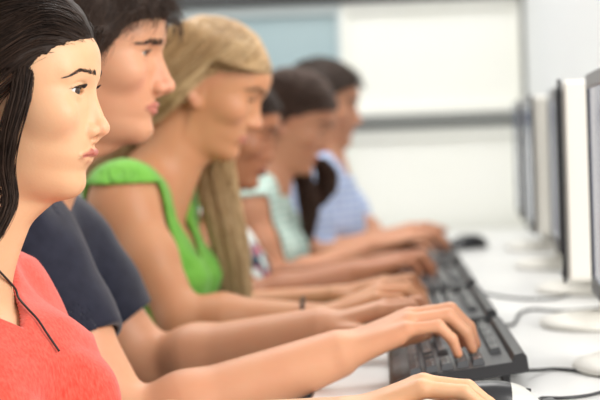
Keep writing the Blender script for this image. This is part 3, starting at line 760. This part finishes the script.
h4 = head_at((253, 191), (86, 0, -95), 3.8, yaw=-2, pitch=20, sc=.95, nas=(84, 30), tip=(106, -18), nw=18, bridge=7, sub=98, uplip=101, lolip=99, lip=1.35, open=.3)
FLORAL = mat('floral_print', (.5, .5, .5), .8, spec=.2, nodes=None)
def _floral(nt, b):
    tc = N(nt, 'ShaderNodeTexCoord'); v = N(nt, 'ShaderNodeTexVoronoi', Scale=42); nt.links.new(tc.outputs['Object'], v.inputs['Vector'])
    s = N(nt, 'ShaderNodeSeparateColor'); nt.links.new(v.outputs['Color'], s.inputs[0])
    r = N(nt, 'ShaderNodeValToRGB'); r.color_ramp.interpolation = 'CONSTANT'; nt.links.new(s.outputs[0], r.inputs[0])
    e = r.color_ramp.elements; e[0].color = (.02, .03, .05, 1); e[1].position = .28; e[1].color = (.70, .75, .72, 1)
    for p, c in ((.5, (.16, .42, .44, 1)), (.68, (.03, .04, .07, 1)), (.8, (.6, .22, .28, 1)), (.9, (.55, .68, .66, 1))):
        q = e.new(p); q.color = c
    nt.links.new(r.outputs[0], b.inputs['Base Color'])
_floral(FLORAL.node_tree, FLORAL.node_tree.nodes['Principled BSDF'])
def p4():
    L4 = ([-110, -70, -40, -16, 0, 14, 30, 50, 70, 90, 100], [-60, -58, -40, -10, 6, 10, 34, 56, 70, 78, 82])
    return person('deep-brown-skinned woman in a floral sleeveless top, face half hidden behind the blonde woman', GRP, dict(
        Y=3.8, hip=(-.56, 0, .53), waist=(-.46, 0, .66), chest=(-.37, 0, .79), neck=(-.355, 0, .915), yaw=-4, size=.95, fem=1,
        shR=(-.40, 3.64, .875), shL=(-.37, 3.96, .875), elR=(-.25, 3.60, .735), elL=(-.23, 4.02, .735), wrR=at(354, 273, 3.66), wrL=at(352, 270, 3.9),
        hR=dict(fwd=(1, .1, .22)), hL=dict(fwd=(1, -.05, .22)), hsc=1.0, arm=.95, head=h4, knee=(-.17,), nkr=.05, fine=.003, mid=.0042,
        skin=SK4, iris=IR_BROWN, browmat=BROW_D, jeans=GREYJ, gaze=(0, 20), brown=150,
        shirt=dict(mat=FLORAL, off=.010, fold=.006, sleeve=(.1, .1), cap=True, inset=-.008, ztop=.03, neck=dict(r=.08, v=.03)),
        hair=dict(line=L4, mat=HAIR_BLK, cap=9, lump=2.5, layers=[dict(n=1500, off=(8, 12), len=(60, 120), field=hair_p3, r=.7, steps=12)])))

def stripes(c1, c2, scale, axis_='Z', second=None):
    def f(nt, b):
        tc = N(nt, 'ShaderNodeTexCoord'); w = N(nt, 'ShaderNodeTexWave', Scale=scale, Distortion=.6); w.bands_direction = axis_; w.inputs['Detail'].default_value = 1
        nt.links.new(tc.outputs['Object'], w.inputs['Vector']); c = mixrgb(nt, w.outputs['Fac'], c1, c2)
        if second:
            w2 = N(nt, 'ShaderNodeTexWave', Scale=scale, Distortion=.6); w2.bands_direction = second; nt.links.new(tc.outputs['Object'], w2.inputs['Vector'])
            c = mixrgb(nt, w2.outputs['Fac'], c, mixrgb(nt, .5, c, c1))
        nt.links.new(c, b.inputs['Base Color'])
    return f
MINT = mat('mint_stripe', (.5, .7, .6), .85, spec=.2, nodes=stripes((.42, .62, .54), (.72, .83, .77), 19))
CHECK = mat('blue_check', (.4, .5, .8), .85, spec=.2, nodes=stripes((.42, .53, .82), (.72, .80, .95), 16, 'Z', 'X'))
h5 = head_at((322, 131), E1, 4.45, yaw=-3, pitch=25, sc=.97, nas=(86, 30), tip=(112, -16), nw=15, bridge=6, sub=97, open=.3)
def p5():
    L5 = ([-110, -70, -40, -16, 2, 14, 26, 40, 60, 80, 95, 105], [-70, -64, -44, -10, 16, 22, 34, 48, 62, 72, 80, 82])
    return person('young woman in a mint striped sleeveless top with a dark ponytail over her shoulder', GRP, dict(
        Y=4.45, hip=(-.51, 0, .53), waist=(-.42, 0, .66), chest=(-.325, 0, .80), neck=(-.278, 0, .935), yaw=-4, size=.96, fem=1,
        shR=(-.305, 4.275, .890), shL=(-.29, 4.615, .895), elR=at(279, 285, 4.25), elL=(-.16, 4.68, .745), wrR=at(374, 246, 4.29), wrL=at(370, 256, 4.56),
        hR=dict(fwd=(1, .1, .2), bend=(10, 50, 70)), hL=dict(fwd=(1, -.1, .2)), hsc=1.0, arm=.86, head=h5, knee=(-.12,), nkr=.05, fine=.003, mid=.0042,
        skin=SK5, iris=IR_BROWN, browmat=BROW_D, jeans=JEANS, gaze=(0, 22), brown=150,
        shirt=dict(mat=MINT, off=.011, fold=.007, sleeve=(.08, .08), cap=True, inset=-.012, ztop=.03, neck=dict(r=.078, v=.03)),
        hair=dict(line=L5, mat=HAIR_P5, cap=10, lump=2., body=True, layers=[dict(n=1800, off=(8, 13), len=(90, 150), field=hair_p3, r=.8, steps=14)],
                  locks=[([at(297, 150, 4.50), at(302, 175, 4.52), at(308, 200, 4.52), at(309, 225, 4.52), at(306, 245, 4.52)], 420, [.018, .026, .028, .02, .010], .9),
                         ([at(318, 160, 4.56), at(326, 172, 4.58), at(326, 190, 4.58), at(318, 206, 4.57)], 380, [.018, .028, .026, .012], .9)])))
h6 = head_at((362, 122), (115, 0, -18), 5.1, yaw=-2, pitch=10, sc=.98, nas=(88, 30), tip=(115, -18), nw=16, bridge=7, sub=99, brow=2, jaw=2, open=.6)
def p6():
    L6 = ([-110, -70, -40, -14, 4, 10, 18, 26, 40, 60, 80, 90, 100], [-40, -40, -34, -20, -4, -10, -6, 16, 48, 62, 74, 80, 84])
    return person('young man in a pale blue checked shirt with short dark hair, farthest along the desk', GRP, dict(
        Y=5.1, hip=(-.42, 0, .54), waist=(-.30, 0, .68), chest=(-.185, 0, .83), neck=(-.15, 0, .965), yaw=-3, size=.98, fem=0,
        shR=(-.19, 4.925, .915), shL=(-.16, 5.28, .915), elR=at(322, 262, 4.88), elL=(-.06, 5.33, .785), wrR=at(378, 238, 4.95), wrL=at(380, 240, 5.2),
        hR=dict(fwd=(1, .1, .25), bend=(12, 30, 36)), hL=dict(fwd=(1, -.1, .2)), hsc=.98, arm=1., head=h6, knee=(-.02,), nkr=.057, fine=.003, mid=.0042,
        skin=SK5, iris=IR_BROWN, browmat=BROW_D, jeans=GREYJ, gaze=(0, 12), brown=200,
        shirt=dict(mat=CHECK, off=.015, fold=.011, sleeve=(.97, .97), neck=dict(r=.074, v=.03)),
        hair=dict(line=L6, mat=HAIR_BRN, cap=11, lump=2.5, layers=[dict(n=1500, off=(10, 16), len=(20, 40), field=short_field, r=.7, steps=8, wob=.4, lift=.6)])))
r1, r2, r3, r4, r5, r6 = [f() for f in (p1, p2, p3, p4, p5, p6)]

# worn things move with their wearer: parts
def cast(bvh, px, py, off=.002):
    d = Vector(ray(px, py)).normalized(); h = bvh.ray_cast(Vector(CAM), d)
    return None if h[0] is None else np.array(h[0]+h[1]*off)
BLACKC = mat('black_cord', (.015, .01, .009), .6)
if r1:
    pts = [cast(r1[1], x, y, .0035) for x, y in ((-14, 258), (-6, 267), (3, 277), (12, 289), (20, 301), (28, 312), (36, 322), (46, 337), (57, 353))]
    pts = [p for p in pts if p is not None]
    if len(pts) > 2:
        o = MB().tube([p-r1[2] for p in catmull(pts, 6)], .0013, 6).build('necklace_cord', BLACKC, r1[0]); o['label'] = 'thin black necklace cord'
if r3:
    c0 = at(303, 318, 2.93); d = at(328, 318, 2.93)-c0; d /= np.linalg.norm(d); a = np.cross(d, A(0, 0, 1)); a /= np.linalg.norm(a); b = np.cross(d, a)
    ring = [c0-r3[2]+.0315*(a*math.cos(q)+b*math.sin(q)) for q in np.linspace(0, 2*math.pi, 33)]
    o = MB().tube(ring, .0028, 6).build('bracelet', BLACKC, r3[0]); o['label'] = 'thin black bracelet'

# ------------------------------------------------------------------ room and desk
WHITE = mat('white_paint', (.80, .81, .80), .6, nodes=noise_col((.79, .80, .79), (.82, .83, .82), 3, 2))
GREYW = mat('wall_grey_white', (.85, .87, .87), .7)
FLOOR = mat('floor_vinyl', (.55, .53, .50), .4, nodes=noise_col((.52, .50, .47), (.6, .58, .55), 6, 4))
ALU = mat('grey_frame_paint', (.19, .197, .187), .5); ALUD = mat('dark_frame_paint', (.06, .062, .062), .5); ALUL = mat('pale_frame_paint', (.62, .68, .68), .5)
PANE = mat('frosted_cream_pane', (.92, .92, .85), .5, nodes=noise_col((.91, .915, .845), (.94, .94, .885), 2.2, 2))
TEAL = mat('blue_grey_pane', (.38, .50, .52), .4, nodes=noise_col((.36, .48, .51), (.42, .53, .55), 2, 2))
DESK = mat('desk_laminate', (.75, .75, .735), .32, nodes=noise_col((.74, .74, .725), (.77, .77, .755), 5, 3))
def struct(o): o['kind'] = 'structure'; return o
YB = 6.0; XR = .47; YR = 3.3
struct(MB().box((-4, -.6, -.05), (3, YB+.12, 0)).build('floor', FLOOR))
struct(MB().box((-4, YB, 0), (XR+.12, YB+.12, 2.7)).build('wall_back', WHITE))
struct(MB().box((XR, YR, 0), (XR+.12, YB, 2.7)).build('wall_right', GREYW))
zmid = at(440, 121, YB)[2]; ztop = at(400, 2, YB)[2]; xl = at(342, 40, YB)[0]; xr_ = at(521, 60, YB)[0]; xp = at(176, 10, YB)[0]
def panel(name, x0, x1, z0, z1, pm):
    w = struct(empty(name, ((x0+x1)/2, YB, z0))); o = A((x0+x1)/2, YB, z0)
    f = MB(); t = .03
    def bx(a, b): f.box(A(*a)-o, A(*b)-o, .002)
    bx((x0, YB-.03, z0), (x0+t*.5, YB, z1)); bx((x1-t*.5, YB-.03, z0), (x1, YB, z1)); bx((x0+t*.5, YB-.03, z0), (x1-t*.5, YB, z0+t)); bx((x0+t*.5, YB-.03, z1-t), (x1-t*.5, YB, z1))
    q = MB().box(A(x0+t*.5, YB-.012, z0+t)-o, A(x1-t*.5, YB-.002, z1-t)-o).build('pane', pm, w)
    return w, f
w, f = panel('window_1', xp+.02, xl, zmid+.022, ztop+.0, TEAL); f.build('frame', ALUL, w)
w, f = panel('window_2', xl, xr_, zmid+.022, ztop, PANE); f.build('frame', PANE, w)
w, f = panel('window_3', xl, xr_, .60, zmid-.022, PANE); f.build('frame', PANE, w)
w, f = panel('window_4', xp+.02, xl, .60, zmid-.022, TEAL); f.build('frame', ALUL, w)
w, f = panel('window_5', xp-1.0, xp-.02, zmid+.022, ztop, TEAL); f.build('frame', ALUL, w)
w, f = panel('window_6', xp-1.0, xp-.02, .60, zmid-.022, PANE); f.build('frame', PANE, w)
struct(MB().box((xp+.02, YB-.045, zmid-.022), (xr_, YB, zmid+.022), .004).build('trim_1', ALU))
struct(MB().box((xp-1.2, YB-.05, ztop), (xr_+.01, YB, ztop+.09), .004).build('trim_2', ALUD))
struct(MB().box((xp-.02, YB-.05, .55), (xp+.02, YB, ztop), .004).build('trim_3', ALUL))
struct(MB().box((xr_, YB-.05, .55), (xr_+.014, YB, ztop+.2), .003).build('trim_4', ALU))

t = empty('computer_desk', (.19, 3.5, 0)); o = A(.19, 3.5, 0)
tag(t, 'long white laminate desk running along the row of keyboards and monitors', 'desk')
XD0, XD1, YD0, YD1 = -.09, XR-.012, 1.35, YB-.06
MB().box(A(XD0, YD0, .712)-o, A(XD1, YD1, .74)-o, .004).build('desktop', DESK, t)
for yy in (1.42, 2.80, 4.10, 5.40):
    MB().box(A(XD0+.12, yy, 0)-o, A(XD1-.03, yy+.03, .712)-o, .002).build('leg', WHITE, t)
MB().box(A(XD1-.06, YD0+.1, .40)-o, A(XD1-.04, YD1-.05, .712)-o, .002).build('modesty_panel', WHITE, t)

# ------------------------------------------------------------------ keyboards, mice, monitors
KBODY = mat('black_plastic', (.018, .018, .02), .42); KEYM = mat('key_plastic', (.07, .073, .078), .27, spec=.7)
LEG = mat('key_legend', (.75, .75, .75), .5); CABLE = mat('cable_rubber', (.03, .03, .032), .5); CABLEG = mat('cable_grey', (.22, .22, .22), .5)
def keyboard(label, loc, rz=0, cable=None, dark=None):
    t = empty('keyboard', loc, rz); tag(t, label, 'keyboard', 'black keyboards along the desk')
    # local: x away from the typist, y along the long side
    L, Wd = .225, .158; tilt = math.atan(.020/Wd)
    M = Matrix.Translation((0, 0, .0112)) @ Matrix.Rotation(-tilt, 4, 'Y')
    b = MB()
    prof = [(-Wd/2-.004, .000), (-Wd/2-.006, .007), (-Wd/2, .013), (-Wd/2+.010, .015), (Wd/2-.016, .015), (Wd/2-.012, .023), (Wd/2-.002, .024), (Wd/2+.002, .019), (Wd/2+.002, .000)]
    vs = [M @ Vector((x, sy*L, z)) for sy in (-1, 1) for x, z in prof]; n = len(prof)
    b.add(vs, [tuple(range(n)), tuple(n+k for k in reversed(range(n)))]+[(k, k+n, (k+1) % n+n, (k+1) % n) for k in range(n)])
    b.build('case', KBODY, t)
    for sy in (-1, 1): MB().box((Wd/2-.03, sy*L*.85-.014, 0), (Wd/2-.02, sy*L*.85+.014, .022), .001).build('foot', KBODY, t)
    k = MB()
    rows = [(-.052, [1.25, 1.25, 1.25, 6.25, 1.25, 1.25, 1.25, 1.25]), (-.033, [2.25]+[1]*10+[2.75]), (-.014, [1.75]+[1]*11+[2.25]), (.005, [1.5]+[1]*12+[1.5]), (.024, [1]*13+[2]), (.049, [1, -1, 1, 1, 1, 1, -.5, 1, 1, 1, 1, -.5, 1, 1, 1, 1])]
    def key(x, y, w, h=.017):
        a = .0015; y0, y1 = y+a*.5, y+w-a*.5; x0, x1 = x-h/2+.0007, x+h/2-.0007; s = .0028; z0, z1 = .0135, .0225
        vs = [(x0, y0, z0), (x1, y0, z0), (x1, y1, z0), (x0, y1, z0), (x0+s, y0+s, z1), (x1-s*.7, y0+s, z1+.0008), (x1-s*.7, y1-s, z1+.0008), (x0+s, y1-s, z1)]
        k.add([M @ Vector(v) for v in vs], [(4, 5, 6, 7), (0, 1, 5, 4), (1, 2, 6, 5), (2, 3, 7, 6), (3, 0, 4, 7)])
        c = ((x0+x1)/2+.003, y1-.006); q = [(c[0]-.0016, c[1]-.001), (c[0]+.0016, c[1]-.001), (c[0]+.0016, c[1]+.001), (c[0]-.0016, c[1]+.001)]
        k.add([M @ Vector((u, v, z1+.0010)) for u, v in q], [(0, 1, 2, 3)], 1)
    U = .0186; yl = L-.010      # the typist's left is +y: rows run towards -y
    for x, ws in rows:
        y = yl
        for w_ in ws:
            if w_ > 0: key(x, y-w_*U, w_*U)
            y -= abs(w_)*U
    for x in (.049, .024, .005):
        for j in range(3): key(x, yl-(15.4+j+1)*U, U)
    key(-.033, yl-17.4*U, U)
    for j in range(3): key(-.052, yl-(15.4+j+1)*U, U)
    for i, x in enumerate((.024, .005, -.014, -.033, -.052)):
        for j in range(4): key(x, yl-(18.75+j+1)*U, U)
    k.build('keys', [KEYM, LEG], t)
    if cable:
        MB().tube(catmull(cable, 8), .0024, 8).build('cable', CABLE, t)
    return t
KX = .090
def tocl(loc, pts): return [A(*p)-A(*loc) for p in pts]
def onT(px, py, z=.743): return atz(px, py, z)
loc0 = (KX, 1.65, .74)
keyboard('black keyboard under the hands of the woman in coral', loc0)
loc1 = (KX, 2.475, .74)
keyboard('black keyboard under the hands of the man in the navy T-shirt', loc1, 0,
         tocl(loc1, [A(.17, 2.34, .752), onT(540, 370, .745), onT(556, 369), onT(580, 371), onT(604, 376), onT(640, 384)]))
loc2 = (KX, 3.04, .74)
keyboard('black keyboard under the hands of the blonde woman in green', loc2, 0, tocl(loc2, [A(.17, 2.90, .752), onT(513, 324), onT(520, 313), onT(535, 309.5), onT(560, 311), onT(592, 309), onT(620, 306)]))
loc3 = (KX, 3.63, .74)
keyboard('black keyboard under the hands of the woman in the floral top', loc3, 0, tocl(loc3, [A(.17, 3.50, .752), onT(505, 297), onT(530, 299), onT(556, 298), onT(575, 292)]))
loc4 = (KX, 4.22, .74)
keyboard('black keyboard in front of the woman in mint stripes', loc4)
loc5 = (KX, 4.85, .74)
keyboard('black keyboard farthest along the desk, before the man in blue', loc5)

MGREY = mat('mouse_grey_plastic', (.58, .57, .53), .3); MBLK = mat('mouse_black_plastic', (.02, .02, .022), .22, spec=.7)
def _mouse(nt, b):
    tc = N(nt, 'ShaderNodeTexCoord'); s = N(nt, 'ShaderNodeSeparateXYZ'); nt.links.new(tc.outputs['Object'], s.inputs[0])
    r = N(nt, 'ShaderNodeValToRGB'); r.color_ramp.interpolation = 'CONSTANT'; e = r.color_ramp.elements
    mr = N(nt, 'ShaderNodeMapRange'); mr.inputs[1].default_value = -.06; mr.inputs[2].default_value = .06; nt.links.new(s.outputs[0], mr.inputs[0]); nt.links.new(mr.outputs[0], r.inputs[0])
    e[0].color = (.55, .54, .50, 1); e[1].position = .30; e[1].color = (.018, .018, .02, 1); q = e.new(.69); q.color = (.55, .54, .50, 1)
    nt.links.new(r.outputs[0], b.inputs['Base Color'])
MTWO = mat('mouse_two_tone', (.5, .5, .5), .28, nodes=_mouse)
def mouse(label, loc, rz, cable=None, top=MTWO, mid=MTWO):
    t = empty('computer_mouse', loc, rz); tag(t, label, 'mouse', 'computer mice on the desk')
    n, k = 28, 14; V = []; Q = []; mi = []
    for i in range(k+1):
        a = math.pi/2*i/k; zz = math.sin(a); rr = math.cos(a)**.62
        for j in range(n):
            q = 2*math.pi*j/n; x = .058*rr*math.copysign(abs(math.cos(q))**.8, math.cos(q)); y = .031*rr*math.copysign(abs(math.sin(q))**.85, math.sin(q))*(1-.12*x/.058)
            V.append((x, y, .002+.036*zz*(1-.25*max(0, x/.058)**2)))
    for i in range(k):
        for j in range(n):
            Q.append((i*n+j, i*n+(j+1) % n, (i+1)*n+(j+1) % n, (i+1)*n+j))
            x = sum(V[v][0] for v in Q[-1])/4; mi.append(1 if abs(x-.002) < .022 and i > 2 else 0)
    link('shell', quadmesh('shell', V, Q, True, mi), [top, mid], t)
    MB().tube([(.034, 0, .026), (.044, 0, .024)], .0045, 10).build('scroll_wheel', MBLK, t)
    if cable: MB().tube(catmull(cable, 8), .0021, 8).build('cable', CABLE, t)
    return t
ml = (.112, 2.055, .74)
mouse('grey and black mouse beside the near keyboard, under the hand of the woman in coral', ml, 0, tocl(ml, [A(.172, 2.055, .748), onT(540, 398.5), onT(565, 398), onT(590, 395), onT(612, 389), onT(650, 380)]))
ml = tuple(atz(468, 249, .74))
mouse('small black mouse beyond the hands, at the far end of the desk', ml, 10, None, MBLK, MBLK)

MONW = mat('monitor_pale_plastic', (.78, .76, .70), .45); MONG = mat('monitor_grey_plastic', (.34, .35, .36), .4); MONB = mat('monitor_black_bezel', (.012, .012, .014), .3)
SCRN = mat('lcd_screen', (.012, .016, .028), .12, spec=.6); SCRN2 = mat('lcd_glow', (.02, .02, .03), .2)
def _scr(nt, b):
    b.inputs['Emission Color'].default_value = (.22, .27, .42, 1); b.inputs['Emission Strength'].default_value = .35
_scr(SCRN.node_tree, SCRN.node_tree.nodes['Principled BSDF'])
def monitor(label, x, y0, y1, x1=None, z0=.822, h=.298):
    x1 = x if x1 is None else x1; L = y1-y0; cx, cyy = (x+x1)/2, (y0+y1)/2; rz = math.atan2(-(x1-x), L)
    t = empty('monitor', (cx, cyy, .74), rz); tag(t, label, 'monitor', 'flat monitors along the desk')
    z0 -= .74; z1 = z0+h; w = L/2; bz = .017
    b = MB()     # front bezel: four bars around the glass, local -x faces the student
    b.box((-.001, -w, z0), (.005, -w+bz, z1), .002); b.box((-.001, w-bz, z0), (.005, w, z1), .002); b.box((-.001, -w+bz, z0), (.005, w-bz, z0+bz*1.3), .002)
    b.build('bezel', MONB, t)
    MB().box((-.0015, -w+.0005, z1-bz*1.15), (.0055, w-.0005, z1+.001), .002).build('top_bezel', MONG, t)
    MB().box((.0015, -w+bz, z0+bz*1.3), (.0048, w-bz, z1-bz)).build('screen', SCRN, t)
    s = MB().box((.005, -w+.001, z0+.002), (.048, w-.001, z1-.002), .006)
    s.box((.046, -w*.62, z0+.05), (.085, w*.62, z1-.05), .012).build('rear_housing', MONW, t)
    MB().box((.055, -.035, .012), (.078, .035, z0+.16), .004).build('stand', MONW, t)
    MB().lathe([(.0, 0), (.105, 0), (.112, .004), (.110, .010), (.09, .016), (.03, .022), (.0, .022)], (.055, 0, 0), 40, .85, 1.05).build('base', MONW, t)
    MB().lathe([(.0, -.001), (.004, -.001), (.004, .001), (0, .001)], (0, 0, 0), 12).build('power_button', MONG, t).matrix_local = Matrix.Translation((-.002, -w+.04, z0+.011)) @ Matrix.Rotation(R(90), 4, 'Y')
    return t
monitor('monitor nearest the camera, cut off by the right edge, with a dark blue screen', .268, 2.22, 2.62, .288)
monitor('second monitor from the camera, its pale side edge facing us', .264, 2.775, 3.17, .302)
monitor('third monitor from the camera, between two others', .318, 3.40, 3.79, .340)
monitor('fourth monitor from the camera, blurred', .326, 4.05, 4.44, .340)
monitor('monitor at the far end of the desk by the back wall', .350, 4.70, 5.09, .365)

# ------------------------------------------------------------------ chairs under the students
CHF = mat('chair_fabric', (.10, .11, .13), .9); CHM = mat('chair_metal', (.35, .35, .36), .35, metal=1)
def chair(label, x, y):
    t = empty('chair', (x, y, 0)); tag(t, label, 'chair', 'chairs along the desk')
    MB().box((-.20, -.20, .36), (.20, .20, .405), .015).build('seat', CHF, t)
    MB().box((-.30, -.18, .60), (-.27, .18, .82), .012).build('backrest', CHF, t)
    for sx in (-1, 1):
        for sy in (-1, 1):
            MB().tube([(sx*.17, sy*.17, .365), (sx*.20, sy*.20, 0)], .011, 10).build('leg', CHM, t)
    for sy in (-1, 1): MB().tube(catmull([(-.15, sy*.12, .355), (-.24, sy*.12, .38), (-.275, sy*.12, .52), (-.285, sy*.12, .66)], 5), .009, 8).build('back_frame', CHM, t)
    return t
for (x, y, who) in ((-.60, 1.93, 'woman in coral'), (-.63, 2.52, 'man in navy'), (-.57, 3.17, 'blonde woman in green'), (-.56, 3.8, 'woman in the floral top'), (-.51, 4.45, 'woman in mint stripes'), (-.42, 5.1, 'man in the blue checked shirt')):
    chair('dark chair with metal legs under the '+who, x, y)

# ------------------------------------------------------------------ light: a bright overcast sky round the open side of the room, plus two added soft area lamps, front right and overhead
W = bpy.data.worlds.new('world'); SC.world = W; W.use_nodes = True
bg = W.node_tree.nodes['Background']; bg.inputs[0].default_value = (1, .985, .96, 1); bg.inputs[1].default_value = .86
def area(name, loc, tgt, sx, sy, power, col=(1, 1, 1)):
    l = bpy.data.lights.new(name, 'AREA'); l.shape = 'RECTANGLE'; l.size = sx; l.size_y = sy; l.energy = power; l.color = col
    o = bpy.data.objects.new(name, l); COL.objects.link(o); o.location = loc
    o.rotation_euler = (Vector(tgt)-Vector(loc)).to_track_quat('-Z', 'Y').to_euler(); return o
area('key_softbox', (2.6, .3, 2.2), (-.3, 2.6, 1.0), 2.4, 1.8, 165, (1, .97, .93))  # added softbox as key from the front right; no window stands there
area('overhead_fill', (.1, 4.2, 3.0), (0, 4.2, 0), 2.2, 3.0, 95, (1, .98, .95))  # added overhead fill that brightens the farther students; no ceiling fixture behind it
vs = SC.view_settings; vs.view_transform = 'Standard'; vs.look = 'None'; vs.gamma = 1; vs.exposure = -.08; vs.use_curve_mapping = False
SC.cycles.use_denoising = True; SC.cycles.max_bounces = 8; SC.cycles.sample_clamp_indirect = 4
